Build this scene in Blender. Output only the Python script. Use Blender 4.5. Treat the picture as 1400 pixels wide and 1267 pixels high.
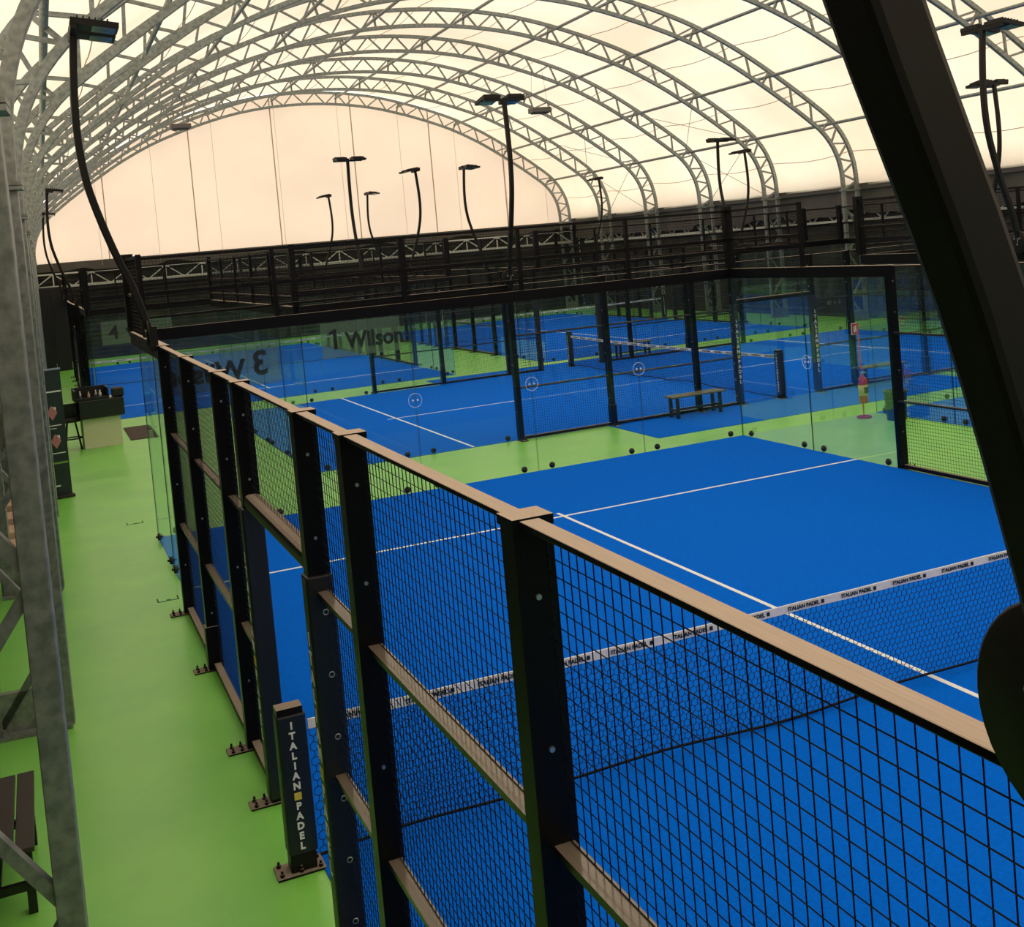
import bpy, math, random
from mathutils import Vector, Matrix
random.seed(7)
S = bpy.context.scene
for o in list(bpy.data.objects): bpy.data.objects.remove(o)
COL = S.collection
PI = math.pi

# ------------------------------------------------------------------ camera
CAM = (-1.3069, -7.0437, 3.7723); YAW, PITCH, ROLL, FPX, PCX, PCY = 0.4075, -0.0478, -0.0864, 1557.26, 720.07, 404.97
f = Vector((math.sin(YAW)*math.cos(PITCH), math.cos(YAW)*math.cos(PITCH), math.sin(PITCH)))
r0 = Vector((math.cos(YAW), -math.sin(YAW), 0)); u0 = r0.cross(f)
rr = math.cos(ROLL)*r0 + math.sin(ROLL)*u0; uu = -math.sin(ROLL)*r0 + math.cos(ROLL)*u0
cd = bpy.data.cameras.new('camera'); cam = bpy.data.objects.new('camera', cd); COL.objects.link(cam)
M = Matrix((( rr.x, uu.x, -f.x), (rr.y, uu.y, -f.y), (rr.z, uu.z, -f.z))).to_4x4(); M.translation = Vector(CAM)
cam.matrix_world = M
cd.sensor_width = 36; cd.sensor_fit = 'HORIZONTAL'; cd.lens = FPX/1400*36
cd.shift_x = (700-PCX)/1400; cd.shift_y = (PCY-633.5)/1400
cd.clip_start = 0.05; cd.clip_end = 300
S.camera = cam
# ------------------------------------------------------------------ daylight and exposure
W = bpy.data.worlds.new('sky'); S.world = W; W.use_nodes = True
bg = W.node_tree.nodes['Background']; bg.inputs[0].default_value = (1.0, 0.985, 0.96, 1); bg.inputs[1].default_value = 2.3
S.view_settings.view_transform = 'Standard'; S.view_settings.look = 'None'
S.view_settings.exposure = 0.06; S.view_settings.gamma = 1; S.view_settings.use_curve_mapping = False
S.cycles.transparent_max_bounces = 40
S.cycles.max_bounces = 10
S.cycles.diffuse_bounces = 5

# ------------------------------------------------------------------ materials
def mat(name, col, rough=.6, metal=0, spec=.5, coat=0):
    m = bpy.data.materials.new(name); m.use_nodes = True
    p = m.node_tree.nodes['Principled BSDF']
    p.inputs['Base Color'].default_value = (*col, 1); p.inputs['Roughness'].default_value = rough
    p.inputs['Metallic'].default_value = metal; p.inputs['Specular IOR Level'].default_value = spec
    p.inputs['Coat Weight'].default_value = coat
    return m
def noise_col(m, c1, c2, scale=5, detail=4, lo=.35, hi=.65, stretch=(1,1,1), rough=None, bump=0, inp='Base Color'):
    nt = m.node_tree; N = nt.nodes; L = nt.links; p = N['Principled BSDF']
    tc = N.new('ShaderNodeTexCoord'); mp = N.new('ShaderNodeMapping'); mp.inputs['Scale'].default_value = stretch
    nz = N.new('ShaderNodeTexNoise'); nz.inputs['Scale'].default_value = scale; nz.inputs['Detail'].default_value = detail
    cr = N.new('ShaderNodeValToRGB'); cr.color_ramp.elements[0].position = lo; cr.color_ramp.elements[1].position = hi
    cr.color_ramp.elements[0].color = (*c1, 1); cr.color_ramp.elements[1].color = (*c2, 1)
    L.new(tc.outputs['Object'], mp.inputs[0]); L.new(mp.outputs[0], nz.inputs['Vector']); L.new(nz.outputs[0], cr.inputs[0])
    L.new(cr.outputs[0], p.inputs[inp])
    if rough:
        mr = N.new('ShaderNodeMapRange'); mr.inputs['To Min'].default_value = rough[0]; mr.inputs['To Max'].default_value = rough[1]
        L.new(nz.outputs[0], mr.inputs[0]); L.new(mr.outputs[0], p.inputs['Roughness'])
    if bump:
        b = N.new('ShaderNodeBump'); b.inputs['Strength'].default_value = bump; b.inputs['Distance'].default_value = .01
        L.new(nz.outputs[0], b.inputs['Height']); L.new(b.outputs[0], p.inputs['Normal'])
    return cr
MT = {}
MT['green'] = mat('green_resin', (.2,.5,.09), .42, spec=.9); noise_col(MT['green'], (.19,.63,.095), (.25,.71,.11), 1.2, 5, rough=(.26,.4))
MT['blue'] = mat('blue_turf', (.0,.12,.6), .95, spec=.04); noise_col(MT['blue'], (.0,.125,.72), (.0,.15,.86), 60, 6, bump=.25)
MT['line'] = mat('white_turf', (.82,.9,1.0), .9)
MT['black'] = mat('black_powder_coat', (.006,.006,.007), .38)
# cream roof's reflection painted as tan on every upward face of the steel
def tan_top(name, base, top_tint, rough=.38):
    m = mat(name, base, rough, spec=.15); nt = m.node_tree; N = nt.nodes; L = nt.links; p = N['Principled BSDF']
    g = N.new('ShaderNodeNewGeometry'); s = N.new('ShaderNodeSeparateXYZ'); L.new(g.outputs['Normal'], s.inputs[0])
    mr = N.new('ShaderNodeMapRange'); mr.inputs['From Min'].default_value = .6; mr.inputs['From Max'].default_value = .95
    L.new(s.outputs[2], mr.inputs[0])
    nz = N.new('ShaderNodeTexNoise'); nz.inputs['Scale'].default_value = 9; nz.inputs['Detail'].default_value = 6
    mr2 = N.new('ShaderNodeMapRange'); mr2.inputs['To Min'].default_value = .75; mr2.inputs['To Max'].default_value = 1.1; L.new(nz.outputs[0], mr2.inputs[0])
    mu = N.new('ShaderNodeMath'); mu.operation = 'MULTIPLY'; mu.use_clamp = True; L.new(mr.outputs[0], mu.inputs[0]); L.new(mr2.outputs[0], mu.inputs[1])
    mx = N.new('ShaderNodeMix'); mx.data_type = 'RGBA'; mx.inputs['A'].default_value = (*base,1); mx.inputs['B'].default_value = (*top_tint,1)
    L.new(mu.outputs[0], mx.inputs['Factor']); L.new(mx.outputs['Result'], p.inputs['Base Color'])
    mr3 = N.new('ShaderNodeMapRange'); mr3.inputs['To Min'].default_value = rough; mr3.inputs['To Max'].default_value = .6
    L.new(mu.outputs[0], mr3.inputs[0]); L.new(mr3.outputs[0], p.inputs['Roughness'])
    m['r3'] = mr3.name; return m
MT['tan_top'] = tan_top('black_steel_tan_top', (.005,.005,.006), (.56,.46,.385), .3)
MT['tan_top2'] = tan_top('brown_steel_tan_top', (.008,.007,.006), (.3,.25,.21), .35)
MT['rail'] = tan_top('glossy_rail_tan_top', (.005,.005,.006), (.2,.168,.135), .3)
MT['rail'].node_tree.nodes['Principled BSDF'].inputs['Specular IOR Level'].default_value = 1.0
MT['rail'].node_tree.nodes[MT['rail']['r3']].inputs['To Max'].default_value = .14
MT['wire'] = mat('black_wire', (.004,.004,.005), .5, spec=.2)
MT['steel'] = mat('galvanised_steel', (.3,.33,.31), .45, metal=.35); noise_col(MT['steel'], (.17,.195,.19), (.3,.33,.315), 14, 8, rough=(.35,.6))
MT['steel_light'] = mat('bright_galvanised_steel', (.6,.6,.54), .5, metal=.1)
MT['rubber'] = mat('black_rubber', (.01,.01,.01), .55)
MT['vinyl'] = mat('black_vinyl', (.008,.009,.014), .42)
MT['white'] = mat('white_print', (.85,.85,.85), .6)
MT['tape'] = mat('white_net_tape', (.85,.86,.85), .75)
MT['yellow'] = mat('yellow_print', (.75,.6,.08), .6)
MT['chrome'] = mat('bright_zinc', (.6,.6,.58), .3, metal=.9)
MT['brown'] = mat('brown_mat', (.06,.04,.035), .9)
MT['clad'] = mat('dark_cladding', (.03,.03,.028), .7, spec=.2); noise_col(MT['clad'], (.018,.018,.017), (.04,.038,.034), 1.5, 5)
MT['panel'] = mat('black_panel', (.012,.012,.012), .6)
MT['drape'] = mat('grey_brown_drape', (.085,.077,.07), .85)
MT['seam'] = mat('fabric_seam', (.5,.38,.28), .9)
MT['plank'] = mat('dark_brown_plank', (.035,.028,.026), .55)
MT['planklt'] = mat('tan_plank', (.6,.42,.3), .7)
MT['benchg'] = mat('grey_green_bench_top', (.1,.11,.07), .5)
MT['cream'] = mat('cream_laminate', (.7,.68,.5), .6)
MT['red'] = mat('red_paint', (.45,.02,.02), .35)
MT['bin'] = mat('dark_green_plastic', (.02,.045,.035), .45)
MT['lamp'] = mat('charcoal_aluminium', (.006,.006,.006), .5, spec=.25)
MT['paper'] = mat('cream_paper_label', (.5,.42,.28), .6)
MT['lampglass'] = mat('floodlight_glass', (.12,.17,.17), .12)
MT['heater'] = mat('grey_casing', (.12,.11,.1), .5)
MT['teal'] = mat('dark_teal_print', (.008,.022,.024), .5)
MT['pink'] = mat('pink_print', (.5,.18,.2), .6)
MT['olive'] = mat('green_print', (.2,.38,.06), .6)
MT['greymark'] = mat('dark_inlay', (.03,.05,.02), .6)
MT['ink'] = mat('dark_film_ink', (.008,.014,.014), .5)
def glass(name, tint, rough=.0, refl=1.0, haze=None):
    m = bpy.data.materials.new(name); m.use_nodes = True; nt = m.node_tree; N = nt.nodes; L = nt.links
    N.clear(); out = N.new('ShaderNodeOutputMaterial'); t = N.new('ShaderNodeBsdfTransparent'); t.inputs[0].default_value = (*tint, 1)
    g = N.new('ShaderNodeBsdfGlossy'); g.inputs['Roughness'].default_value = rough; g.inputs[0].default_value = (.9,1,.97,1)
    fr = N.new('ShaderNodeFresnel'); fr.inputs[0].default_value = 1.5
    mu = N.new('ShaderNodeMath'); mu.operation = 'MULTIPLY'; mu.inputs[1].default_value = refl; L.new(fr.outputs[0], mu.inputs[0])
    mx = N.new('ShaderNodeMixShader'); L.new(mu.outputs[0], mx.inputs[0]); L.new(t.outputs[0], mx.inputs[1]); L.new(g.outputs[0], mx.inputs[2])
    last = mx
    if haze:
        d = N.new('ShaderNodeBsdfDiffuse'); d.inputs[0].default_value = (*haze[0], 1)
        m2 = N.new('ShaderNodeMixShader'); m2.inputs[0].default_value = haze[1]; L.new(mx.outputs[0], m2.inputs[1]); L.new(d.outputs[0], m2.inputs[2]); last = m2
    L.new(last.outputs[0], out.inputs[0]); return m
MT['glass'] = glass('tempered_glass', (.962,.985,.98), refl=.26, haze=((.45,.62,.6), .004))
MT['glass_edge'] = mat('dark_glass_edge', (.01,.03,.03), .3)
MT['film'] = glass('frosted_film', (.8,.86,.82), refl=.4, haze=((.34,.46,.38), .2))
# translucent roof fabric: half scatters forward, half back
def fabric(name, c1, c2, t=.6):
    m = bpy.data.materials.new(name); m.use_nodes = True; nt = m.node_tree; N = nt.nodes; L = nt.links
    N.clear(); out = N.new('ShaderNodeOutputMaterial'); tr = N.new('ShaderNodeBsdfTranslucent'); d = N.new('ShaderNodeBsdfDiffuse')
    tc = N.new('ShaderNodeTexCoord'); nz = N.new('ShaderNodeTexNoise'); nz.inputs['Scale'].default_value = .22; nz.inputs['Detail'].default_value = 5
    cr = N.new('ShaderNodeValToRGB'); cr.color_ramp.elements[0].position = .35; cr.color_ramp.elements[1].position = .62
    cr.color_ramp.elements[0].color = (*c1,1); cr.color_ramp.elements[1].color = (*c2,1)
    L.new(tc.outputs['Object'], nz.inputs['Vector']); L.new(nz.outputs[0], cr.inputs[0]); L.new(cr.outputs[0], tr.inputs[0])
    d.inputs[0].default_value = (.75,.7,.6,1)
    mx = N.new('ShaderNodeMixShader'); mx.inputs[0].default_value = t; L.new(d.outputs[0], mx.inputs[1]); L.new(tr.outputs[0], mx.inputs[2])
    L.new(mx.outputs[0], out.inputs[0]); return m
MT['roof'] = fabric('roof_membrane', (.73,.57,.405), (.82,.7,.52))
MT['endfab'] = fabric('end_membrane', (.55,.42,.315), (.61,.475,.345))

# ------------------------------------------------------------------ mesh helpers
class MB:
    def __init__(s): s.v = []; s.f = []; s.m = []; s.mi = 0
    def add(s, vs, fs):
        b = len(s.v); s.v += [tuple(v) for v in vs]; s.f += [tuple(b+i for i in q) for q in fs]; s.m += [s.mi]*len(fs); return s
    def box(s, a, b, rot=None, piv=None):
        x0,y0,z0 = a; x1,y1,z1 = b
        vs = [Vector(p) for p in ((x0,y0,z0),(x1,y0,z0),(x1,y1,z0),(x0,y1,z0),(x0,y0,z1),(x1,y0,z1),(x1,y1,z1),(x0,y1,z1))]
        if rot is not None:
            p = Vector(piv) if piv else sum(vs, Vector())/8
            vs = [rot @ (v-p) + p for v in vs]
        return s.add(vs, [(0,3,2,1),(4,5,6,7),(0,1,5,4),(1,2,6,5),(2,3,7,6),(3,0,4,7)])
    def beam(s, p, q, w, h, up=(0,0,1)):
        p = Vector(p); q = Vector(q); d = (q-p).normalized(); up = Vector(up)
        if abs(d.dot(up)) > .99: up = Vector((1,0,0))
        a = d.cross(up).normalized()*w/2; b = a.normalized().cross(d).normalized()*h/2
        vs = [p-a-b, p+a-b, p+a+b, p-a+b, q-a-b, q+a-b, q+a+b, q-a+b]
        return s.add(vs, [(0,3,2,1),(4,5,6,7),(0,1,5,4),(1,2,6,5),(2,3,7,6),(3,0,4,7)])
    def wire(s, p, q, r):     # square, open ended
        p = Vector(p); q = Vector(q); d = (q-p).normalized(); up = Vector((0,0,1))
        if abs(d.z) > .99: up = Vector((1,0,0))
        a = d.cross(up).normalized()*r; b = a.normalized().cross(d).normalized()*r
        vs = [p-a, p-b, p+a, p+b, q-a, q-b, q+a, q+b]
        return s.add(vs, [(0,4,5,1),(1,5,6,2),(2,6,7,3),(3,7,4,0)])
    def tri(s, p, q, r):
        p = Vector(p); q = Vector(q); d = (q-p).normalized(); up = Vector((0,1,0))
        if abs(d.y) > .95: up = Vector((1,0,0))
        a = d.cross(up).normalized(); b = a.cross(d)
        o = [a*r, (-a*.5+b*.87)*r, (-a*.5-b*.87)*r]
        return s.add([p+o[0],p+o[1],p+o[2],q+o[0],q+o[1],q+o[2]], [(0,1,4,3),(1,2,5,4),(2,0,3,5)])
    def tube(s, path, r, n=10, cap=True):
        path = [Vector(p) for p in path]; R = r if isinstance(r, (list,tuple)) else [r]*len(path)
        ref = None; rings = []
        for i, p in enumerate(path):
            d = (path[min(i+1,len(path)-1)] - path[max(i-1,0)]).normalized()
            if ref is None:
                ref = Vector((0,0,1)) if abs(d.z) < .9 else Vector((1,0,0))
                ref = (ref - d*ref.dot(d)).normalized()
            else: ref = (ref - d*ref.dot(d)).normalized()
            b = d.cross(ref)
            rings.append([p + (ref*math.cos(2*PI*k/n) + b*math.sin(2*PI*k/n))*R[i] for k in range(n)])
        vs = [v for g in rings for v in g]; fs = []
        for i in range(len(rings)-1):
            for k in range(n): fs.append((i*n+k, i*n+(k+1)%n, (i+1)*n+(k+1)%n, (i+1)*n+k))
        if cap: fs += [tuple(range(n-1,-1,-1)), tuple((len(rings)-1)*n+k for k in range(n))]
        return s.add(vs, fs)
    def strip(s, path, w, h, side):    # rectangular section swept along a planar path; side = constant width axis
        path = [Vector(p) for p in path]; side = Vector(side).normalized(); rings = []
        for i, p in enumerate(path):
            d = (path[min(i+1,len(path)-1)] - path[max(i-1,0)]).normalized(); nn = d.cross(side).normalized()
            rings.append([p-side*w/2-nn*h/2, p+side*w/2-nn*h/2, p+side*w/2+nn*h/2, p-side*w/2+nn*h/2])
        vs = [v for g in rings for v in g]; fs = [(0,1,2,3)]
        for i in range(len(rings)-1):
            for k in range(4): fs.append((i*4+k, (i+1)*4+k, (i+1)*4+(k+1)%4, i*4+(k+1)%4))
        b = (len(rings)-1)*4; fs.append((b+3,b+2,b+1,b))
        return s.add(vs, fs)
    def lathe(s, c, prof, n=20, axis='z'):
        c = Vector(c); vs = []; fs = []
        for (r, h) in prof:
            for k in range(n):
                a = 2*PI*k/n; x, y = r*math.cos(a), r*math.sin(a)
                vs.append(c + Vector({'z':(x,y,h),'x':(h,x,y),'y':(y,h,x)}[axis]))
        for i in range(len(prof)-1):
            for k in range(n): fs.append((i*n+k, i*n+(k+1)%n, (i+1)*n+(k+1)%n, (i+1)*n+k))
        fs += [tuple(range(n-1,-1,-1)), tuple((len(prof)-1)*n+k for k in range(n))]
        return s.add(vs, fs)
    def mesh(s, name, mats, smooth=False):
        me = bpy.data.meshes.new(name); me.from_pydata(s.v, [], s.f); me.update()
        for m in (mats if isinstance(mats, (list,tuple)) else [mats]): me.materials.append(MT[m])
        if isinstance(mats, (list,tuple)): me.polygons.foreach_set('material_index', s.m)
        if smooth: me.shade_smooth()
        return me
    def build(s, name, mats, parent=None, smooth=False, stuff=False, bevel=0):
        o = bpy.data.objects.new(name, s.mesh(name, mats, smooth)); COL.objects.link(o); o.parent = parent
        if stuff: o['kind'] = 'stuff'
        if bevel:
            b = o.modifiers.new('bevel', 'BEVEL'); b.width = bevel; b.segments = 2; b.limit_method = 'ANGLE'
        return o
def root(name, loc=(0,0,0), rz=0):
    o = bpy.data.objects.new(name, None); COL.objects.link(o); o.location = loc; o.rotation_euler = (0,0,rz); o.empty_display_size = .1; return o
def tag(o, label=None, cat=None, group=None, kind=None):
    if label: o['label'] = label
    if cat: o['category'] = cat
    if group: o['group'] = group
    if kind: o['kind'] = kind
    return o
def copy_tree(o, parent=None, skip=None):
    c = o.copy(); COL.objects.link(c); c.parent = parent
    for ch in KIDS(o):
        if skip and skip(ch): continue
        copy_tree(ch, c, skip)
    return c
def KIDS(o): return [c for c in bpy.data.objects if c.parent == o] if False else list(o.children)
def linked(name, me, parent, loc=(0,0,0), rot=(0,0,0)):
    o = bpy.data.objects.new(name, me); COL.objects.link(o); o.parent = parent; o.location = loc; o.rotation_euler = rot; return o
_tc = {}
def text_geo(t, size, bold=0.0):
    k = (t, size, bold)
    if k not in _tc:
        cu = bpy.data.curves.new('t', 'FONT'); cu.body = t; cu.size = size; cu.align_x = 'CENTER'; cu.align_y = 'CENTER'; cu.offset = bold; cu.resolution_u = 3
        cu.extrude = .0015
        ob = bpy.data.objects.new('t', cu); COL.objects.link(ob)
        dg = bpy.context.evaluated_depsgraph_get(); me = bpy.data.meshes.new_from_object(ob.evaluated_get(dg))
        _tc[k] = ([v.co.copy() for v in me.vertices], [tuple(p.vertices) for p in me.polygons])
        bpy.data.objects.remove(ob); bpy.data.curves.remove(cu); bpy.data.meshes.remove(me)
    return _tc[k]
def put_text(mb, t, size, origin, xax, yax, bold=0.0, sx=1):
    vs, fs = text_geo(t, size, bold); xa = Vector(xax); ya = Vector(yax); za = xa.cross(ya); o = Vector(origin)
    mb.add([o + xa*(v.x*sx) + ya*v.y + za*v.z for v in vs], fs)

# ------------------------------------------------------------------ the hall
YEND = 50.35; SKEW = math.atan(1.95/26.1); PITCHY = 4.69
def xl(y): return -1.36 + (y+1.24)*.0067        # inner face of the left columns
def ybk(x): return YEND + .35 - (x+1.25)*math.tan(SKEW)   # back wall line
mb = MB(); mb.box((-2.9,-14,-.1), (26.4,ybk(-2.9),0)); fl = mb.build('floor', 'green'); tag(fl, 'glossy light green resin floor around the courts', kind='structure')
PROF = [(13,0),(13,.8),(13,1.6),(13,2.4),(13,3.2),(13,4.0),(13,4.7),(12.95,5.4),(12.73,6.05),(12.32,6.62),(11.72,7.12),(11.0,7.66),(10,8.36),(8.8,9.12),(7.4,9.84),(6.0,10.38),(4.6,10.82),(3.2,11.16),(1.6,11.38),(0,11.45)]
def halfpts():   # dense smooth half profile, from left foot to crown (local x measured from left)
    P = [Vector((13-d, 0, z)) for d, z in PROF]; out = []
    P2 = P + [Vector((26-P[-2].x, 0, P[-2].z))]
    for i in range(len(P)-1):
        p0 = P2[max(i-1,0)]; p1 = P2[i]; p2 = P2[i+1]; p3 = P2[min(i+2,len(P2)-1)]
        for k in range(4):
            t = k/4
            out.append(.5*((2*p1) + (p2-p0)*t + (2*p0-5*p1+4*p2-p3)*t*t + (3*p1-p0-3*p2+p3)*t**3))
    out.append(P[-1]); return out
H = halfpts(); FULL = H + [Vector((26-p.x, 0, p.z)) for p in reversed(H[:-1])]
def offset(P, d):
    out = []
    for i, p in enumerate(P):
        t = (P[min(i+1,len(P)-1)] - P[max(i-1,0)]).normalized(); n = Vector((-t.z, 0, t.x)); out.append(p + n*d)
    return out
DEPTH = .56
INN = offset(FULL, .065); OUT = offset(FULL, .065+DEPTH)
SL = [0]
for i in range(1, len(FULL)): SL.append(SL[-1] + (FULL[i]-FULL[i-1]).length)
def at(P, s):
    for i in range(1, len(SL)):
        if SL[i] >= s:
            t = (s-SL[i-1])/(SL[i]-SL[i-1]); return P[i-1].lerp(P[i], t)
    return P[-1].copy()
def s_of_x(x):     # arc length where FULL passes local x (upper part)
    for i in range(1, len(FULL)):
        if FULL[i].z > 4.7 and FULL[i].x >= x > FULL[i-1].x: return SL[i-1] + (SL[i]-SL[i-1])*(x-FULL[i-1].x)/(FULL[i].x-FULL[i-1].x)
NODEX = [13-12.3, 13-10.1, 13-7.5, 13-4.6, 13-1.55]; NODEX += [26-x for x in reversed(NODEX)]
NS = [s_of_x(x) for x in NODEX]; TOT = SL[-1]; SPR = 4.6
stations = [(k*.8, k % 2) for k in range(0, 6)]       # (s, 0 outer / 1 inner)
def seg(a, b, n, first):
    return [(a+(b-a)*k/n, (first+k) % 2) for k in range(n+1)]
ZZ = [stations] 
ZZ.append(seg(SPR, NS[0], 8, 1))
for i in range(len(NS)-1): ZZ.append(seg(NS[i], NS[i+1], 6, 0))
ZZ.append([(TOT-s, k) for s, k in reversed(ZZ[1])]); ZZ.append([(TOT-s, k) for s, k in stations])
arch = root('roof_arch')
mb = MB(); mb.strip(INN, .115, .125, (0,1,0)); mb.build('inner_chord', 'steel', arch, bevel=.006)
mb = MB(); mb.strip(OUT, .115, .125, (0,1,0)); mb.build('outer_chord', 'steel', arch, bevel=.006)
for z in ZZ:
    for a, b in zip(z, z[1:]):
        pa = at(INN if a[1] else OUT, a[0]); pb = at(INN if b[1] else OUT, b[0])
        MB().beam(pa, pb, .06, .06, (0,1,0)).build('brace', 'steel', arch)
for s in [SPR-.02] + NS + [TOT-SPR+.02]:
    MB().beam(at(INN, s), at(OUT, s), .07, .07, (0,1,0)).build('strut', 'steel', arch)
for sgn, x0 in ((0, -.075), (1, 26.075)):
    cx = x0 - DEPTH/2 if not sgn else x0 + DEPTH/2
    mb = MB(); mb.box((cx-.34,-.15,0), (cx+.34,.15,.03)); mb.box((cx-.354,-.03,.03), (cx+.354,.03,.36))
    for dx in (-.2,.2):
        for dy in (-.11,.11): mb.lathe((cx+dx*.97,dy,.03), [(.022,0),(.022,.03),(.012,.03),(.012,.06)], 6)
    mb.build('base_plate', 'steel', arch)
    for cxx in (x0, x0 + (-DEPTH if not sgn else DEPTH)):
        MB().box((cxx-.11,-.11,SPR-.03), (cxx+.11,.11,SPR+.0)).box((cxx-.11,-.11,SPR+.006), (cxx+.11,.11,SPR+.036)).build('joint_flange', 'steel', arch)
ORD = ['first','second','third','fourth','fifth','sixth','seventh','eighth','ninth','tenth','eleventh','twelfth']
NA = 12
for k in range(NA):
    o = arch if k == 0 else copy_tree(arch)
    kk = NA-1-k; y = 3.45 + PITCHY*(kk-1)
    o.location = (xl(y), y, 0); o.rotation_euler = (0,0,-SKEW)
    side = {0:'galvanised steel truss arch standing against the cream end wall', 11:'galvanised truss arch whose column stands nearest the camera on the left', 10:'galvanised truss column with base plate behind the slatted bench at left'}.get(k)
    tag(o, side or 'galvanised steel truss arch, %s counting forward from the cream end wall' % ORD[k], 'roof arch', 'galvanised truss arches carrying the membrane roof')
# purlins
ZP = []
for j, s in enumerate(NS):
    a = at(INN, s).lerp(at(OUT, s), .55)
    y0 = 3.45 - PITCHY - 4; 
    path = []
    for y in (y0, YEND+.1):
        path.append(Vector((xl(y) + a.x*math.cos(SKEW), y - a.x*math.sin(SKEW), a.z)))
    o = MB().tube(path, .055, 8).build('roof_tube', 'steel', smooth=True)
    nm = (ORD[j] + ' up from the left wall') if j < 5 else (ORD[9-j] + ' up from the right wall')
    tag(o, 'long galvanised roof tube linking the arches, %s' % nm, 'purlin', 'roof tubes running the length of the hall')
def hall(k, s, frac):
    y = 3.45 + PITCHY*k; p = at(INN, s).lerp(at(OUT, s), frac)
    return Vector((xl(y)+p.x*math.cos(SKEW), y-p.x*math.sin(SKEW), p.z))
for k, lab in ((6,'nearer'),(8,'farther')):
    for side, nm in ((0,'left'),(1,'right')):
        r_ = root('cross_bracing'); s1, s2, s3 = (SPR, NS[0], NS[1]) if not side else (TOT-SPR, NS[9], NS[8])
        for a, b in ((s1,s2),(s2,s1),(s2,s3),(s3,s2)):
            MB().tube([hall(k,a,.6), hall(k+1,b,.6)], .011, 5).build('cable', 'steel', r_)
        tag(r_, 'thin crossed steel cables between two arches, %s pair on the %s side' % (lab, nm), 'cable', 'crossed bracing cables of the roof')
# ceiling membrane
MEM = [p for p in offset(FULL, .075+DEPTH+.16) if p.z > 4.55]
mb = MB(); ys = [-12.0]
while ys[-1] < YEND+.3: ys.append(min(ys[-1]+PITCHY/6, YEND+.3))
rows = []
for y in ys:
    ph = ((y-3.45)/PITCHY) % 1; sag = .10*math.sin(PI*ph)     # fabric pulled in a little between the arches
    row = []
    for i, p in enumerate(MEM):
        t = (MEM[min(i+1,len(MEM)-1)]-MEM[max(i-1,0)]).normalized(); q = p - Vector((-t.z,0,t.x))*sag
        row.append(Vector((xl(y)+q.x*math.cos(SKEW), y - q.x*math.sin(SKEW), q.z)))
    rows.append(row)
n = len(MEM)
mb.add([v for r in rows for v in r], [(i*n+k, i*n+k+1, (i+1)*n+k+1, (i+1)*n+k) for i in range(len(rows)-1) for k in range(n-1)])
ceil = mb.build('ceiling', 'roof', smooth=True); tag(ceil, 'cream translucent fabric roof vault', kind='structure')
mids = [ (NS[i]+NS[i+1])/2 for i in range(9)] + [SPR+1.15, TOT-SPR-1.15]
for s in mids:
    p = at(offset(FULL, .075+DEPTH+.1), s); path = []
    for i, y in enumerate(ys):
        ph = ((y-3.45)/PITCHY) % 1; sag = .16*math.sin(PI*ph)
        path.append(Vector((xl(y)+p.x*math.cos(SKEW), y-p.x*math.sin(SKEW), p.z-sag)))
    MB().tube(path, .012, 4, False).build('seam', 'seam', ceil)
# end walls of fabric
def endwall(name, y0, label, seams):
    loc = lambda x, z, dy=0: Vector((xl(y0)+x*math.cos(SKEW), y0+dy-x*math.sin(SKEW), z))
    P = [p for p in offset(FULL, .075+DEPTH+.1) if p.z > 4.5]
    mb = MB(); vs = [loc(p.x, p.z) for p in P] + [loc(p.x, 4.45) for p in P]; m = len(P)
    fs = [(i, i+1, m+i+1, m+i) for i in range(m-1)]
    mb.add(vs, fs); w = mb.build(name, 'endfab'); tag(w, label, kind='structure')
    if seams:
        for x in (3.2, 7.3, 11.3, 15.3, 19.3, 23.2):
            zt = max(p.z for p in P if abs(p.x-x) < .9)
            MB().box((0,0,0),(.05,.02,1)).build('seam', 'seam', w)
            o = w.children[-1]; o.location = loc(x, 4.5, -.03); o.scale = (1,1,zt-4.7); o.rotation_euler = (0,0,-SKEW)
        for s in NS:
            a = at(INN, s); MB().tube([loc(a.x, 4.4, -.35), loc(a.x, a.z, -.35)], .008, 5).build('cable', 'seam', w)
    return w
wb = endwall('wall_back', YEND+.3, 'cream fabric end wall under the last arch', True)
endwall('wall_front', -12, 'cream fabric end wall behind the camera', False)
# dark cladding below the fabric
def clad(name, a, b, z0, z1, label):
    a = Vector((*a,0)); b = Vector((*b,0)); d = (b-a).normalized(); nn = Vector((-d.y, d.x, 0)); mb = MB(); z = z0; k = 0; prof = []
    while z < z1: prof.append((z, .0 if k % 2 else .03)); prof.append((z+.09, .0 if k % 2 else .03)); z += .11; k += 1
    prof.append((z1, 0))
    vs = []; 
    for (zz, o) in prof: vs += [a + nn*o + Vector((0,0,zz)), b + nn*o + Vector((0,0,zz))]
    mb.add(vs, [(2*i, 2*i+1, 2*i+3, 2*i+2) for i in range(len(prof)-1)])
    bk = [a-nn*.1+Vector((0,0,z0)), b-nn*.1+Vector((0,0,z0)), b-nn*.1+Vector((0,0,z1)), a-nn*.1+Vector((0,0,z1))]; mb.add(bk, [(0,3,2,1)])
    o = mb.build(name, 'clad'); tag(o, label, kind='structure'); return o
XR = 26.1
def xr(y): return xl(y) + 27.13
clad('wall_right', (xr(-14),-14), (xr(ybk(XR)),ybk(XR)), 0, 4.8, 'dark ribbed cladding of the right wall')
clad('wall_back_lower', (XR,ybk(XR)), (-2.8,ybk(-2.8)), 0, 4.5, 'dark ribbed cladding below the cream end wall')
clad('wall_left', (xl(51)-.86,ybk(-2.0)), (xl(-14)-.86,-14), 0, 4.8, 'dark ribbed cladding of the left wall')
clad('wall_front_lower', (-2.8,-13.9), (XR,-13.9), 0, 4.5, 'dark ribbed cladding behind the camera')
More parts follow.
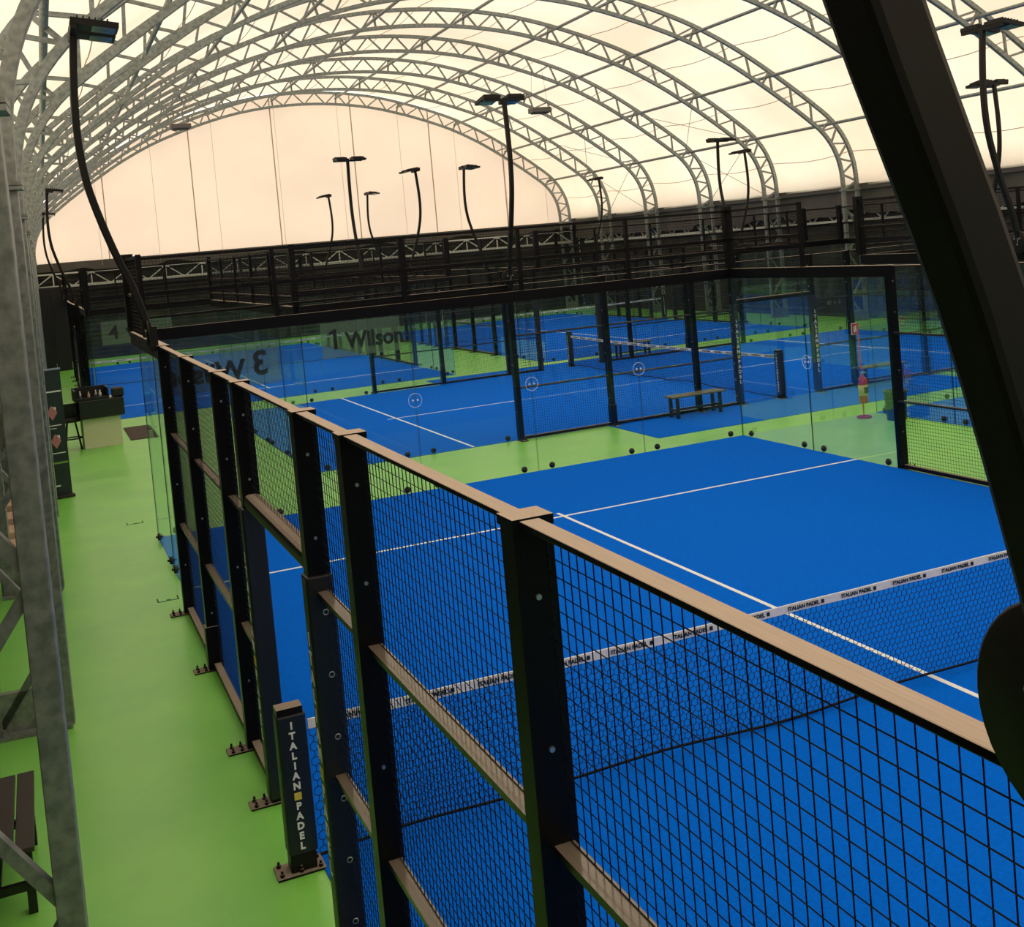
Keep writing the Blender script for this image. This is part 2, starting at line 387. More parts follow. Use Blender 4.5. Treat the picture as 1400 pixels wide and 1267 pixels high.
for i, (o1, o2) in enumerate(((-.95, -.74), (26.7, 27.2))):
    mb = MB(); vs = []
    for y in (-14, 51):
        for o_ in (o1, o2):
            for z in (4.58, 4.8): vs.append((xl(y)+o_, y, z))
    mb.add(vs, [(0,1,3,2),(4,6,7,5),(0,2,6,4),(1,5,7,3),(0,4,5,1),(2,3,7,6)]); tag(mb.build('trim_%d' % (i+1), 'drape'), 'dark eave strip between side wall and fabric roof', kind='structure')
# drapes hanging below the fabric
def drape(p, q, z0, z1, label, amp=.05):
    p = Vector((*p,0)); q = Vector((*q,0)); L_ = (q-p).length; d = (q-p)/L_; nn = Vector((-d.y,d.x,0)); n = int(L_/.09); mb = MB(); vs = []
    for i in range(n+1):
        s = L_*i/n; w = amp*(math.sin(s*3.1)+.6*math.sin(s*6.3+1)+.5*math.sin(s*1.3))
        lo = z0 + .10*math.sin(s*1.3) + .06*math.sin(s*3.1+.5)
        for k in range(5):
            t = k/4; vs.append(p + d*(s + .12*t*math.sin(s*1.9)) + nn*(.03 + w*(.25+.75*t)) + Vector((0,0,z1+(lo-z1)*t)))
    mb.add(vs, [(i*5+k, i*5+k+1, (i+1)*5+k+1, (i+1)*5+k) for i in range(n) for k in range(4)])
    o = mb.build('drape', 'drape', smooth=True); tag(o, label, 'drape'); return o
drape((xr(5)-.26,5), (xr(48)-.26,ybk(XR)-.4), 3.75, 4.75, 'bunched dark grey drape hanging along the right wall', .055)
drape((XR-.4,ybk(XR)-.25), (-2.6,ybk(-2.6)-.25), 4.22, 4.66, 'long grey-brown drape under the cream end wall', .03)
# lattice girders
def girder(p, q, z0, z1, pitch, label, post=True):
    r = root('lattice_girder', (0,0,0)); p = Vector((*p,0)); q = Vector((*q,0)); L_ = (q-p).length; d = (q-p)/L_
    up = Vector((0,0,z1)); lo = Vector((0,0,z0))
    MB().beam(p+up, q+up, .07, .07).build('top_chord', 'steel_light', r); MB().beam(p+lo, q+lo, .12, .12).build('bottom_chord', 'steel_light', r)
    n = int(L_/pitch); st = L_/n
    for i in range(n):
        c = p + d*(st*(i+.5))
        MB().beam(p+d*(st*i)+lo, c+up, .05, .05).build('web_bar', 'steel_light', r); MB().beam(c+up, p+d*(st*(i+1))+lo, .05, .05).build('web_bar', 'steel_light', r)
        if post: MB().beam(c+up, c+lo, .05, .05).build('web_bar', 'steel_light', r)
    tag(r, label, 'girder', 'lattice girders along the walls'); return r
girder((-1.2, ybk(-1.2)-.75), (XR-.8, ybk(XR-.8)-.75), 3.55, 4.15, 1.62, 'galvanised lattice girder crossing below the cream end wall')
girder((xr(6)-.1, 6), (xr(48)-.1, ybk(XR)-1.0), 3.5, 4.0, 1.3, 'galvanised lattice girder along the right wall under the drape', False)
# black partition at the far left
r = root('partition', (-1.88, 45.2, 0)); 
for i in range(3): MB().box((i*.62,0,0), (i*.62+.6,.06,3.55)).build('panel', 'panel', r, bevel=.01)
MB().box((0,.06,3.5), (1.84,.12,3.58)).build('top_rail', 'panel', r)
tag(r, 'black panelled partition at the far left end of the green aisle', 'partition')

# ------------------------------------------------------------------ courts
CELL = .05
def mesh_panel(mb, y0, y1, z0, z1, x=-.07, w=.0021):
    n = max(1, round((y1-y0)/CELL))
    for i in range(n+1): yy = y0+(y1-y0)*i/n; mb.wire((x,yy,z0), (x,yy,z1), w)
    n = max(1, round((z1-z0)/CELL))
    for i in range(n+1): zz = z0+(z1-z0)*i/n; mb.wire((x-.004,y0,zz), (x-.004,y1,zz), w)
RT = 2.985                                   # top of the rail
PT = MB(); PT.box((-.12,-.05,.012), (0,.05,RT-.03)).box((-.125,-.06,RT-.03), (.005,.06,RT))
post_me = PT.mesh('post', 'tan_top')
bp = MB(); bp.box((-.27,-.07,0), (0,.07,.012))
for dx in (-.23,-.16):
    for dy in (-.045,.045): bp.lathe((dx,dy,.012), [(.014,0),(.014,.018),(.008,.018),(.008,.04)], 6)
plate_me = bp.mesh('base_plate', 'tan_top2')
bt = MB()
for z in (.55,1.45,2.3,2.75):
    for sg in (-1,1): bt.lathe((-.06, sg*.05 - (.008 if sg < 0 else 0), z), [(.009,0),(.009,.008)], 8, 'y')
bolt_me = bt.mesh('bolts', 'chrome')
foot_me = MB().box((-.135,-.062,.012), (.0,.062,.42)).mesh('foot_sleeve', 'tan_top')
clip_me = MB().lathe((0,0,0), [(.045,-.02),(.05,-.01),(.05,.01),(.045,.02)], 14, 'x').lathe((-.02,0,0), [(.015,-.025),(.015,.07)], 8, 'x').mesh('glass_clip', 'rubber', True)
def ring_me():
    mb = MB(); P = [(.0, .11*math.cos(a), .11*math.sin(a)) for a in [2*PI*k/28 for k in range(29)]]
    mb.tube(P, .0035, 5, False)
    for sg in (-1,1): mb.lathe((0, sg*.04, 0), [(.016,-.006),(.016,.006)], 10, 'x')
    return mb.mesh('round_emblem', 'white', True)
emblem_me = ring_me()
def posts(parent, y, foot=False):
    p = linked('post', post_me, parent, (0,y,0)); linked('base_plate', plate_me, p); linked('bolts', bolt_me, p)
    if foot: linked('foot_sleeve', foot_me, p)
    return p
def vertical_words(mb, origin, xax, h=.105, size=.1, gap=None):
    z = 0; o = Vector(origin)
    for ch in 'ITALIAN':
        put_text(mb, ch, size, o + Vector((0,0,-z)), xax, (0,0,1), .0025); z += h
    sq = z; z += h
    for ch in 'PADEL':
        put_text(mb, ch, size, o + Vector((0,0,-z)), xax, (0,0,1), .0025); z += h
    return sq
def glass_panel(mb, r, ends):
    for e in ends: mb.m[e] = 1
    return mb.build('glass_panel', ['glass', 'glass_edge'], r)
def make_side():
    r = root('side_fence')
    for y in (-6,-4,-2,2,4,6): posts(r, y, abs(y) == 4)
    for y in (-1,1):
        p = posts(r, y)
        s = MB(); s.box((-.135,-.063,.03), (.012,.063,2.1)); sl = s.build('padded_sleeve', 'vinyl', r, bevel=.012); sl.location = (0,y,0)
        t = MB(); sq = vertical_words(t, (-.137,0,1.75), (0,-1,0), .105, .1); t.build('lettering', 'white', sl)
        MB().box((-.139,-.03,1.75-sq-.03), (-.134,.03,1.75-sq+.03)).build('yellow_square', 'yellow', sl)
        e = MB()
        for k in range(6):
            sy = .064 if y > 0 else -.064
            e.tube([(-.045+.014*math.cos(a), sy, .2+.34*k+.014*math.sin(a)) for a in [2*PI*q/14 for q in range(15)]], .003, 5, False)
        e.build('eyelets', 'chrome', sl)
    # top rail in lengths between posts; broad fascia over the glass
    ys_ = [-6,-4,-2,-1,1,2,4,6]
    for a, b in zip(ys_, ys_[1:]):
        MB().box((-.104,a+.06,RT-.024), (-.04,b-.06,RT-.005)).build('top_rail', 'tan_top', r, bevel=.004)
        if (a, b) != (-1,1):
            for z in (1.0, 2.0):
                MB().box((-.078,a+.05,z-.014), (-.012,b-.05,z+.014)).build('mid_rail', 'rail', r)
            MB().box((-.085,a+.05,.02), (-.02,b-.05,.07)).build('bottom_rail', 'tan_top2', r)
            m = MB(); mesh_panel(m, a+.05, b-.05, .07, RT-.02, -.02); m.build('wire_mesh', 'wire', r, stuff=True)
        else:
            MB().box((-.115,-.95,2.1), (.0,.95,2.2)).build('door_header', 'tan_top2', r, bevel=.03)
            m = MB(); mesh_panel(m, -.95, .95, 2.2, RT-.02, -.04); m.build('wire_mesh', 'wire', r, stuff=True)
    for sg in (-1,1):
        a, b = (6, 10) if sg > 0 else (-10, -6)
        MB().box((-.1,min(a,b)+(.05 if sg > 0 else -.02),RT-.17), (-.0,max(a,b)+(.02 if sg > 0 else -.05),RT)).build('fascia', 'tan_top', r)
        for i in range(2):
            y0 = a + 2*i; glass_panel(MB().box((-.006,y0+.006,.01), (.006,y0+1.994,RT-.17)), r, (2,4))
        for y in (a+.25, a+1.75, a+2.25, a+3.75): linked('glass_clip', clip_me, r, (-.01,y,.07))
        # wire mesh up to 4 m over the outer glass panel
        y0, y1 = (8,10) if sg > 0 else (-10,-8)
        m = MB(); mesh_panel(m, y0, y1, RT, 4.0, -.05); m.build('upper_mesh', 'wire', r, stuff=True)
        MB().box((-.08,y0,3.98), (-.02,y1,4.02)).build('upper_rail', 'tan_top', r); MB().box((-.08,y0,3.48), (-.04,y1,3.52)).build('upper_rail', 'tan_top', r)
        yi = 8 if sg > 0 else -8
        MB().box((-.09,yi-.03,RT), (-.03,yi+.03,4.03)).build('upper_post', 'tan_top', r)
    return r
def make_end():          # plane y=0, outward +Y, x from 0 to 10
    r = root('end_wall')
    MB().box((-.02,0,RT-.17), (10.02,.1,RT)).build('fascia', 'tan_top', r)
    for i in range(5):
        glass_panel(MB().box((2*i+.006,-.006,.01), (2*i+1.994,.006,RT-.17)), r, (3,5))
        for x in (2*i+.25, 2*i+1.75): linked('glass_clip', clip_me, r, (x,.01,.07), (0,0,-PI/2))
    for i in range(5):
        m = MB(); n = 40
        for k in range(n+1): m.wire((2*i+2*k/n,.05,RT), (2*i+2*k/n,.05,4), .0021)
        for k in range(21): m.wire((2*i,.054,RT+(4-RT)*k/20), (2*i+2,.054,RT+(4-RT)*k/20), .0021)
        m.build('upper_mesh', 'wire', r, stuff=True)
    for x in (2,4,6,8): MB().box((x-.03,.03,RT), (x+.03,.09,4.02)).build('upper_post', 'tan_top', r)
    for x in (-.04,10.04): MB().box((x-.08,.0,RT), (x+.08,.1,4.08)).build('corner_post', 'tan_top', r)
    MB().box((0,.03,3.98), (10,.08,4.02)).build('upper_rail', 'tan_top', r)
    MB().box((0,.05,3.46), (10,.08,3.52)).build('upper_rail', 'tan_top', r); MB().box((0,.05,3.14), (10,.08,3.17)).build('upper_rail', 'tan_top', r)
    return r
def make_net():
    r = root('padel_net'); mb = MB(); w = .05;  top = lambda x: .885 + .04*((x-5)/5)**2 - .055
    rows = 17; nx = int(10/(w/2)); bot = lambda x: .06 + .014*math.sin(x*3.1) + .018*math.sin(x*1.23)
    def P(i, j, lo):
        x = i*w/2; t = top(x); b = bot(x); hh = (t-b)/rows; z = t - hh*j - (hh*.33 if (i % 2) == lo else 0); return (x, 0, z)
    for j in range(rows+1):
        for i in range(nx): mb.tri(P(i,j,j%2), P(i+1,j,j%2), .0027)
    for j in range(rows):
        for i in range(nx):
            if (i % 2) == (j % 2): mb.tri(P(i,j,j%2), P(i,j+1,(j+1)%2), .0027)
    mb.build('netting', 'wire', r, stuff=True)
    mb = MB(); mb.tube([(10*k/60, .0, bot(10*k/60)-.004) for k in range(61)], .011, 6); mb.build('bottom_cord', 'wire', r)
    mb = MB(); vs = []
    for k in range(41):
        x = 10*k/40; t = top(x)+.055
        for dy in (-.006,.006):
            for dz in (0,-.062): vs.append((x, dy + .004*math.sin(x*7), t+dz))
    fs = []
    for k in range(40):
        a = k*4; b = a+4; fs += [(a,b,b+1,a+1),(a+2,a+3,b+3,b+2),(a,a+2,b+2,b),(a+1,b+1,b+3,a+3)]
    mb.add(vs, fs); tp = mb.build('tape', 'tape', r)
    mb = MB()
    for k in range(20):
        x = .28+.5*k; put_text(mb, 'ITALIAN PADEL', .042, (x, -.012, top(x)+.024), (1,0,0), (0,0,1), .0012)
        mb.box((x+.165,-.013,top(x)+.01), (x+.19,-.009,top(x)+.038))
    mb.build('lettering', 'ink', tp)
    for x0, sg in ((-.115,1), (10.115,-1)):
        p = MB().box((x0-.08,-.055,.012), (x0+.08,.055,1.04)).build('net_post', 'tan_top2', r)
        s = MB().box((x0-.088,-.063,.12), (x0+.095,.063,1.0)).build('post_sleeve', 'vinyl', p, bevel=.015)
        for fy, xa in ((-.065,(1,0,0)), (.065,(-1,0,0))):
            t = MB(); sq = vertical_words(t, (x0-.0, fy, .93), xa, .063, .06); t.build('lettering', 'white', p)
            MB().box((x0-.022,fy-.003,.93-sq-.022), (x0+.022,fy+.003,.93-sq+.022)).build('yellow_square', 'yellow', p)
        b = MB().box((x0-.17,-.09,0), (x0+.13,.09,.014))
        for dx in (-.14,-.02,.1):
            for dy in (-.06,.06): b.lathe((x0+dx,dy,.014), [(.014,0),(.014,.02),(.008,.02),(.008,.04)], 6)
        b.build('base_plate', 'tan_top2', p)
        MB().tube([(x0+.07*sg,0,.86),(x0+.13*sg,0,.875)], .004, 5).build('tension_cord', 'chrome', r)
    return r
def make_turf(ext=False):
    r = root('court_turf')
    MB().box((0,-10,0), (10,10,.01)).build('turf_carpet', 'blue', r)
    for y in (-6.95, 6.95): MB().box((0,y-.025,.01), (10,y+.025,.013)).build('line', 'line', r)
    MB().box((4.975,-7.15,.011), (5.025,7.15,.0142)).build('line', 'line', r)
    if ext:
        MB().box((-1.3,-4.1,0), (0,4.1,.01)).build('turf_apron', 'blue', r); MB().box((10,-4.1,0), (12,4.1,.01)).build('turf_apron', 'blue', r)
    return r
side0, end0, net0, turf0 = make_side(), make_end(), make_net(), make_turf()
used = set()
def inst(proto, m, label, cat, group):
    if id(proto) in used: o = copy_tree(proto)
    else: o = proto; used.add(id(proto))
    o.matrix_world = m; tag(o, label, cat, group); return o
def court(ox, oy, rz, name, sides='LR', ends='NF', net=True, turf=True, t=None):
    C = Matrix.Translation((ox,oy,0)) @ Matrix.Rotation(rz, 4, 'Z')
    LAB = name
    if 'L' in sides: inst(side0, C, LAB['L'], 'court fence', 'wire and glass side fences of the courts')
    if 'R' in sides: inst(side0, C @ Matrix.Translation((10,0,0)) @ Matrix.Rotation(PI, 4, 'Z'), LAB['R'], 'court fence', 'wire and glass side fences of the courts')
    if 'F' in ends: inst(end0, C @ Matrix.Translation((0,10,0)), LAB['F'], 'glass wall', 'glass end walls of the courts')
    if 'N' in ends: inst(end0, C @ Matrix.Translation((10,-10,0)) @ Matrix.Rotation(PI, 4, 'Z'), LAB['N'], 'glass wall', 'glass end walls of the courts')
    if net: inst(net0, C, LAB['net'], 'net', 'padel nets')
    if turf: inst(t or turf0, C, LAB['turf'], 'turf', 'blue court carpets')
court(0, 0, 0, dict(L='black wire side fence with tan top rail running from camera down left', R='wire and glass side fence across the nearest court, behind the thick black pole',
    F='glass back wall of the nearest court with the mirrored 3 sign', net='padel net in the foreground with printed white tape', turf='blue carpet of the nearest court with white lines'), ends='F')
turfR = make_turf(True)
court(12.95, 23, -PI/2, dict(L='far side fence of the crosswise second court', R='near side fence of the crosswise court, with lettered black door sleeves',
    N='left glass end wall of the crosswise court', F='right glass end wall of the crosswise court', net='padel net of the crosswise court behind the first glass wall', turf='blue carpet of the crosswise court with outer aprons'), t=turfR)
court(0, 35, 0, dict(L='left side fence of the far left court, beside the green aisle', R='right side fence of the far left court',
    N='glass end wall marked 4 behind the reception desk', F='rear glass end wall of the far left court', net='distant padel net seen above the reception desk', turf='blue carpet of the far left court'))
court(13, 35, 0, dict(L='left side fence of the far right court', R='right side fence of the far right court, by the right wall',
    N='near glass end wall of the far right court', F='rear glass end wall of the far right court', net='distant padel net of the far right court', turf='blue carpet of the far right court'))
court(13, 0, 0, dict(L='side fence of the neighbouring court right of the red extinguisher',
    F='glass end wall of the neighbouring court at right', turf='blue carpet of the neighbouring court at the right edge'), sides='L', ends='F', net=False)
bpy.context.view_layer.update()

# signs printed on film
def put_one(mb, o, xa, h=.36):
    o = Vector(o); xa = Vector(xa); z = Vector((0,0,1)); n = xa.cross(z)
    P = [(-.0,-.5),(.22,-.5),(.22,.5),(.06,.5),(-.24,.36),(-.24,.22),(0,.3)]
    v = [o + xa*(x*h*.8) + z*(y*h) for x, y in P]; k = len(v); d = n*.002
    mb.add([p+d for p in v] + [p-d for p in v], [tuple(range(k)), tuple(range(2*k-1,k-1,-1))] + [(i,i+k,(i+1)%k+k,(i+1)%k) for i in range(k)])
def sign(wall, digit, xd, xw, x0, x1, inner):
    xa = (-1,0,0)
    o = MB().box((x0, .010, 2.0), (x1, .013, 2.63)).build('sign_film', 'film', wall)
    y = .008 if inner else .016
    t = MB(); put_text(t, digit, .5, (xd, y, 2.31), xa, (0,0,1), .012)
    put_text(t, 'Wilson', .4, (xw, y, 2.25), xa, (0,0,1), .012, 1.0)
    t.build('sign_lettering', 'ink', o)
walls = {o['label']: o for o in bpy.data.objects if o.get('label')}
sign(walls['glass back wall of the nearest court with the mirrored 3 sign'], '3', 1.67, .86, .2, 1.96, True)
sign(walls['glass end wall marked 4 behind the reception desk'], '4', 9.44, 8.55, 7.95, 9.75, False)
# sign 1 stands on the near side fence of the crosswise court: local frame of side fence, outward -X
w = walls['near side fence of the crosswise court, with lettered black door sleeves']
# world x -> local y : local y runs along world -x for this copy
inv = w.matrix_world.inverted()
def wl(x, y, z): return inv @ Vector((x, y, z))
a = wl(3.3, 12.985, 2.0); b = wl(4.77, 12.993, 2.63)
o = MB().box(tuple(min(a[i], b[i]) for i in range(3)), tuple(max(a[i], b[i]) for i in range(3))).build('sign_film', 'film', w)
t = MB(); xa = (inv.to_3x3() @ Vector((1,0,0)))
put_one(t, wl(3.52, 12.98, 2.33), xa); put_text(t, 'Wilson', .4, wl(4.28, 12.98, 2.27), xa, (0,0,1), .012, .92)
t.build('sign_lettering', 'ink', o)
w = walls['glass back wall of the nearest court with the mirrored 3 sign']
for x in (4,6,8): linked('round_emblem', emblem_me, w, (x,-.012,1.45), (0,0,PI/2))
linked('round_emblem', emblem_me, walls['wire and glass side fence across the nearest court, behind the thick black pole'], (.012, -8, 1.45))

# ------------------------------------------------------------------ floodlight poles (outward = -X local)
def make_lamp():
    r = root('floodlight_pole')
    P = [(-.13,2.98),(-.17,3.12),(-.22,3.33),(-.31,3.66),(-.45,4.04),(-.575,4.45),(-.66,4.81),(-.70,5.2),(-.70,5.6),(-.675,6.0),(-.64,6.4)]
    path = [Vector((x,0,z)) for x, z in P]; d = []
    for i in range(len(path)-1):
        p0 = path[max(i-1,0)]; p1 = path[i]; p2 = path[i+1]; p3 = path[min(i+2,len(path)-1)]
        for k in range(4):
            t = k/4; d.append(.5*((2*p1)+(p2-p0)*t+(2*p0-5*p1+4*p2-p3)*t*t+(3*p1-p0-3*p2+p3)*t**3))
    d.append(path[-1])
    MB().strip(d, .078, .078, (0,1,0)).build('pole', 'lamp', r, bevel=.012)
    MB().lathe((-.2,0,3.13), [(.15,-.012),(.155,-.008),(.155,.008),(.15,.012)], 40, 'x').build('mounting_disc', 'lamp', r, True)
    b = MB(); b.box((-.19,-.05,2.93), (-.1,.05,3.2)); b.build('bracket', 'lamp', r)
    e = MB()
    for dy, dz in ((-.05,.03),(.05,.03),(0,-.06)): e.lathe((-.215,dy,3.13+dz), [(.014,-.006),(.014,.006),(.007,.006),(.007,.02)], 8, 'x')
    e.tube([(-.218,.035+.05*math.cos(a),3.13+.07*math.sin(a)) for a in [1.2+2.4*k/10 for k in range(11)]], .004, 5); e.build('bolts', 'chrome', r)
    MB().box((-.68,-.4,6.38), (-.62,.4,6.43)).build('cross_arm', 'lamp', r)
    for sg in (-1,1):
        R = Matrix.Rotation(math.radians(8), 3, 'Y')
        h = MB(); h.box((-.68,sg*.24-.17,6.43), (-.2,sg*.24+.17,6.49), R, (-.65,0,6.45))
        for k in range(6): h.box((-.62+.06*k,sg*.24-.14,6.49), (-.605+.06*k,sg*.24+.14,6.52), R, (-.65,0,6.45))
        hd = h.build('floodlight', 'lamp', r)
        MB().box((-.46,sg*.24-.14,6.42), (-.23,sg*.24+.14,6.432), R, (-.65,0,6.45)).build('lens', 'lampglass', hd)
    return r
lamp0 = make_lamp()
LAMPS = [((0,6.06),0,'tall curved black floodlight pole at the left end of the tan-topped fence'), ((0,-6.05),0,'huge dark pole and mounting disc close to the camera at right'),
 ((6.95,13),PI/2,'tall black floodlight pole rising at the middle of the picture'), ((18.95,13),PI/2,'thinner of the two floodlight poles standing together at the right edge'),
 ((6.95,23),-PI/2,'floodlight pole with wide head against the cream end wall, left of centre'), ((18.95,23),-PI/2,'taller of the two floodlight poles above the glass corner'),
 ((0,29),0,'nearer and taller of two small curved poles at the far left'), ((0,41),0,'farther and shorter of two small curved poles at the far left'),
 ((10,29),PI,'curved pole bowing right before the cream wall, left of centre pole'), ((10,41),PI,'small distant pole bowing right, leftmost before the cream wall'),
 ((13,29),0,'curved pole bowing left before the cream wall, nearest the centre pole'), ((13,41),0,'small distant pole bowing left, just right of the wide-headed pole'),
 ((23,29),PI,'shorter of the two floodlight poles above the glass corner'), ((23,41),PI,'distant floodlight pole before the right springing of the arches'),
  ((13,6.2),0,'thick curved floodlight pole at the right edge of the picture')]
for i, ((x, y), rz, lab) in enumerate(LAMPS):
    o = lamp0 if i == 0 else copy_tree(lamp0)
    o.location = (x,y,0); o.rotation_euler = (0,0,rz); tag(o, lab, 'lamp pole', 'floodlight poles on the court fences')

# ------------------------------------------------------------------ furniture and small things
def make_bench(L_, W_, top, n, lab, cross=True):
    r = root('bench'); w = (W_-.012*(n-1))/n
    for i in range(n): MB().box((0,i*(w+.012),.42), (L_,i*(w+.012)+w,.45)).build('slat', top, r, bevel=.004)
    for x in (.1, L_-.16):
        for y in (.02, W_-.07): MB().box((x,y,0), (x+.06,y+.05,.42)).build('leg', 'black', r)
        MB().box((x+.01,.07,.14), (x+.05,W_-.07,.19)).build('stretcher', 'black', r)
    MB().box((.16,W_/2-.02,.145), (L_-.16,W_/2+.02,.185)).build('stretcher', 'black', r)
    tag(r, lab, 'bench'); return r
o = make_bench(1.16, .46, 'plank', 4, 'dark brown slatted bench at lower left behind the steel column'); o.location = (-1.62,.3,0); o.rotation_euler = (0,0,PI/2)
o = make_bench(1.25, .36, 'benchg', 3, 'bench with grey-green top beside the lettered door post'); o.location = (10.05,12.45,0)
o = make_bench(1.25, .36, 'benchg', 3, 'bench seen through the wire fence right of the extinguisher'); o.location = (14.75,12.45,0)
o = make_bench(1.25, .36, 'benchg', 3, 'small distant bench beyond the net of the crosswise court'); o.location = (14.6,23.3,0)
# reception desk
r = root('reception_desk', (-.62,20.15,0), math.radians(4))
MB().box((.05,0,0), (.86,.5,.68)).build('cream_front', 'cream', r, bevel=.005)
MB().box((0,-.12,.68), (.95,.55,1.08)).build('black_counter', 'black', r, bevel=.01)
MB().box((.05,.05,1.08),(.87,.5,1.09)).build('counter_top', 'cream', r)
tag(r, 'small reception desk with cream front and black counter in the green aisle', 'desk')
r = root('counter_tray', (-.68,20.1,1.08), math.radians(4))
mb = MB(); 
for a, b in (((0,0,0),(.72,.03,.07)),((0,.6,0),(.72,.63,.27)),((0,0,0),(.03,.63,.25)),((.69,0,0),(.72,.63,.25)),((0,0,0),(.72,.63,.015))): mb.box(a, b)
mb.build('tray_box', 'black', r); tag(r, 'black open tray on the left of the reception desk', 'tray')
for i, (dx, m, h) in enumerate(((.12,'chrome',.2),(.3,'planklt',.17),(.45,'chrome',.19),(.54,'white',.18))):
    o = MB().lathe((0,0,0), [(.03,0),(.032,h*.6),(.014,h*.8),(.014,h)], 12).build('bottle', m, smooth=True); o.location = (-.68+dx, 20.3, 1.1)
    tag(o, ['leftmost silvery bottle in the black desk tray','orange-brown bottle in the black desk tray','silvery bottle near the middle of the desk tray','white bottle in the black desk tray'][i], 'bottle', 'bottles in the desk tray')
o = MB().box((0,0,0), (.26,.3,.2)).build('card_terminal_box', 'panel', bevel=.03); o.location = (.1,20.2,1.09); tag(o, 'rounded black box on the right of the reception desk', 'box')
# stool
r = root('stool', (-.8,20.5,0)); MB().lathe((0,0,.62), [(.2,0),(.22,.02),(.22,.07),(.19,.09)], 20).build('seat', 'panel', r, True)
for a in range(4):
    q = PI/4+a*PI/2; MB().tube([(.12*math.cos(q),.12*math.sin(q),  .62), (.24*math.cos(q),.24*math.sin(q),0)], .02, 8).build('leg', 'black', r)
MB().tube([(.2*math.cos(a),.2*math.sin(a),.25) for a in [2*PI*k/20 for k in range(21)]], .016, 6, False).build('foot_ring', 'black', r)
mb = MB(); mb.box((-.2,.12,.7),(.16,.17,1.02)); mb.build('backrest', 'black', r, bevel=.01); tag(r, 'black stool with low backrest left of the reception desk', 'stool')
# banner
r = root('roll_up_banner', (-1.4,14.5,0), math.radians(12)); 
MB().box((-.42,-.14,0), (.42,.14,.05)).build('base', 'panel', r, bevel=.01)
fb = MB().box((-.4,-.01,.05), (.4,.0,2.25)).build('printed_sheet', 'teal', r)
MB().box((-.41,-.02,2.25), (.41,.01,2.28)).build('top_bar', 'chrome', r)
def patch(m, x0, z0, x1, z1, nm='print'): MB().box((x0,-.014,z0), (x1,-.009,z1)).build(nm, m, fb)
patch('tape', -.4,1.86,.38,1.885); patch('olive', -.4,1.95,.12,1.99); patch('olive', -.4,.6,.38,.63)
for (cx, cz) in ((.2,1.5),(.22,1.0)):
    mb = MB()
    mb.add([(cx,-.015,cz+.13),(cx+.09,-.015,cz),(cx,-.015,cz-.13),(cx-.09,-.015,cz)], [(0,1,2,3)]); mb.build('print', 'pink', fb)
    patch('white', cx-.03,cz-.02,cx+.07,cz+.1); patch('panel', cx-.02,cz,cx+.02,cz+.06)
patch('white', .08,1.27,.34,1.285); patch('white', .12,1.22,.25,1.23); patch('white', .08,.78,.36,.795); patch('white', -.2,2.05,.0,2.16); patch('white', .05,.2,.22,.225)
tag(r, 'dark teal roll-up banner standing beside the green aisle', 'banner')
o = MB().box((.43,20.6,0), (1.05,23.0,.015)).build('door_mat', 'brown'); 
o = bpy.data.objects['door_mat']; tag(o, 'dark brown door mat on the green aisle floor', 'mat')
# tan plank stack
r = root('plank_bench', (-2.02,9.6,0))
for i in range(4): MB().box((0,i*.62,0+.08*i), (.5,i*.62+.56,.30+.08*i)).build('plank', 'planklt', r, bevel=.01)
tag(r, 'stepped tan wooden blocks behind the left steel column', 'steps')
# floor markings
for (x, y, lab) in ((-.22,11.38,'small dark bracket mark on the green floor, the farther one'), (-.22,6.78,'small dark bracket mark on the green floor beside the first fence post')):
    mb = MB(); mb.box((-.12,-.14,0),(.12,-.125,.003)); mb.box((-.12,-.14,0),(-.105,.02,.003)); mb.box((.105,-.14,0),(.12,.02,.003)); mb.box((-.02,-.1,0),(.03,-.085,.003))
    o = mb.build('floor_mark', 'greymark'); o.location = (x,y,.0005); tag(o, lab, 'floor mark', 'bracket marks on the green floor')
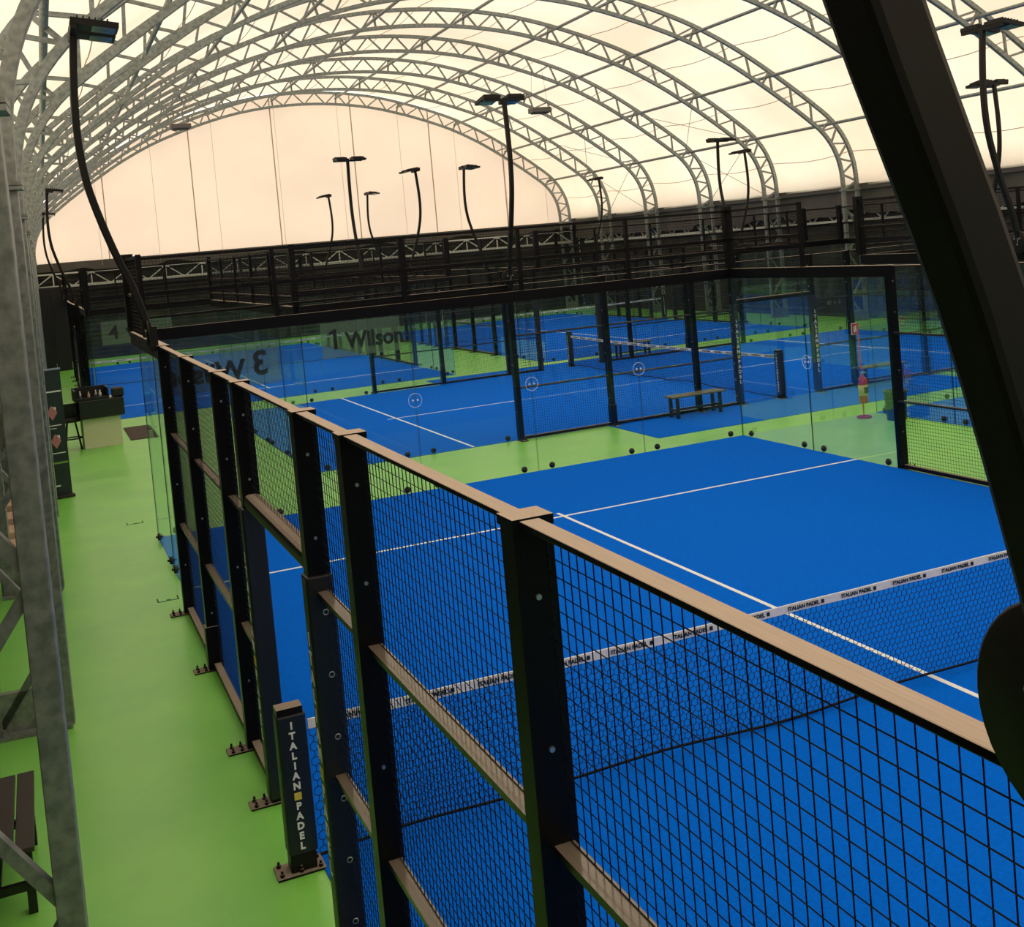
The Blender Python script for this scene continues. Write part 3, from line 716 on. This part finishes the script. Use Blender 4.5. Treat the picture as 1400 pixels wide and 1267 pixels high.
# extinguisher and stand
r = root('extinguisher_stand', (12.5,9.75,0))
MB().tube([(.12*math.cos(a),.12*math.sin(a),.018) for a in [2*PI*k/24 for k in range(25)]], .016, 8, False).build('base_ring', 'red', r, True)
MB().tube([(-.11,0,.018),(0,.0,.018),(.03,.04,.1),(.03,.04,1.75)], .015, 8).build('pole', 'red', r, True)
s = MB().box((-.13,.02,1.55), (.0,.03,1.76)).build('sign_plate', 'white', r)
MB().box((-.12,.014,1.56), (-.01,.02,1.75)).build('red_field', 'red', s); MB().box((-.085,.01,1.59), (-.06,.014,1.7)).box((-.05,.01,1.6), (-.03,.014,1.72)).build('symbol', 'white', s)
tag(r, 'red tubular stand with small red and white sign, behind the glass', 'stand')
r = root('fire_extinguisher', (12.48,9.7,.28))
MB().lathe((0,0,0), [(.07,0),(.085,.02),(.085,.40),(.07,.46),(.03,.50),(.025,.53)], 24).build('cylinder', 'red', r, True)
lb = MB().lathe((0,0,.14), [(.087,0),(.087,.2)], 24).build('paper_label', 'paper', r, True); MB().box((-.05,-.0885,.19), (.05,-.086,.3)).build('print', 'panel', lb)
MB().lathe((0,0,.53), [(.03,0),(.03,.04),(.015,.05)], 12).box((-.02,-.1,.56), (.02,.04,.575)).build('valve', 'chrome', r)
MB().tube([(.02,0,.55),(-.08,0,.68),(-.18,0,.66),(-.2,0,.55),(-.12,0,.47),(-.09,0,.4)], .012, 8).build('hose', 'rubber', r, True)
tag(r, 'red fire extinguisher with yellow label on the red stand', 'extinguisher')
r = root('waste_bin', (12.74,9.15,0))
MB().lathe((0,0,0), [(.17,0),(.2,.5),(.22,.5),(.22,.53),(.19,.53),(.185,.48)], 20).build('body', 'bin', r, True); MB().lathe((0,0,.36), [(.2,0),(.2,.02)], 20).build('rim_band', 'bin', r)
tag(r, 'dark green round waste bin beside the fire extinguisher stand', 'bin')
# hanging heaters
for (x, y, z, lab) in ((4.7,40,9.5,'grey box hanging under the roof at left above the cream wall'), (17.2,33,8.75,'grey box hanging under the roof right of the central pole')):
    r = root('hanging_heater', (x,y,z)); MB().box((-.4,-.25,-.1), (.4,.25,.1)).build('casing', 'heater', r, bevel=.03)
    MB().box((-.3,-.2,-.13), (.3,.2,-.1)).build('grille', 'panel', r)
    for dx in (-.35,.35): MB().tube([(dx,0,.1), (dx*.6,0,1.7)], .006, 5).build('suspension_wire', 'wire', r)
    tag(r, lab, 'heater', 'grey boxes hanging from the roof')
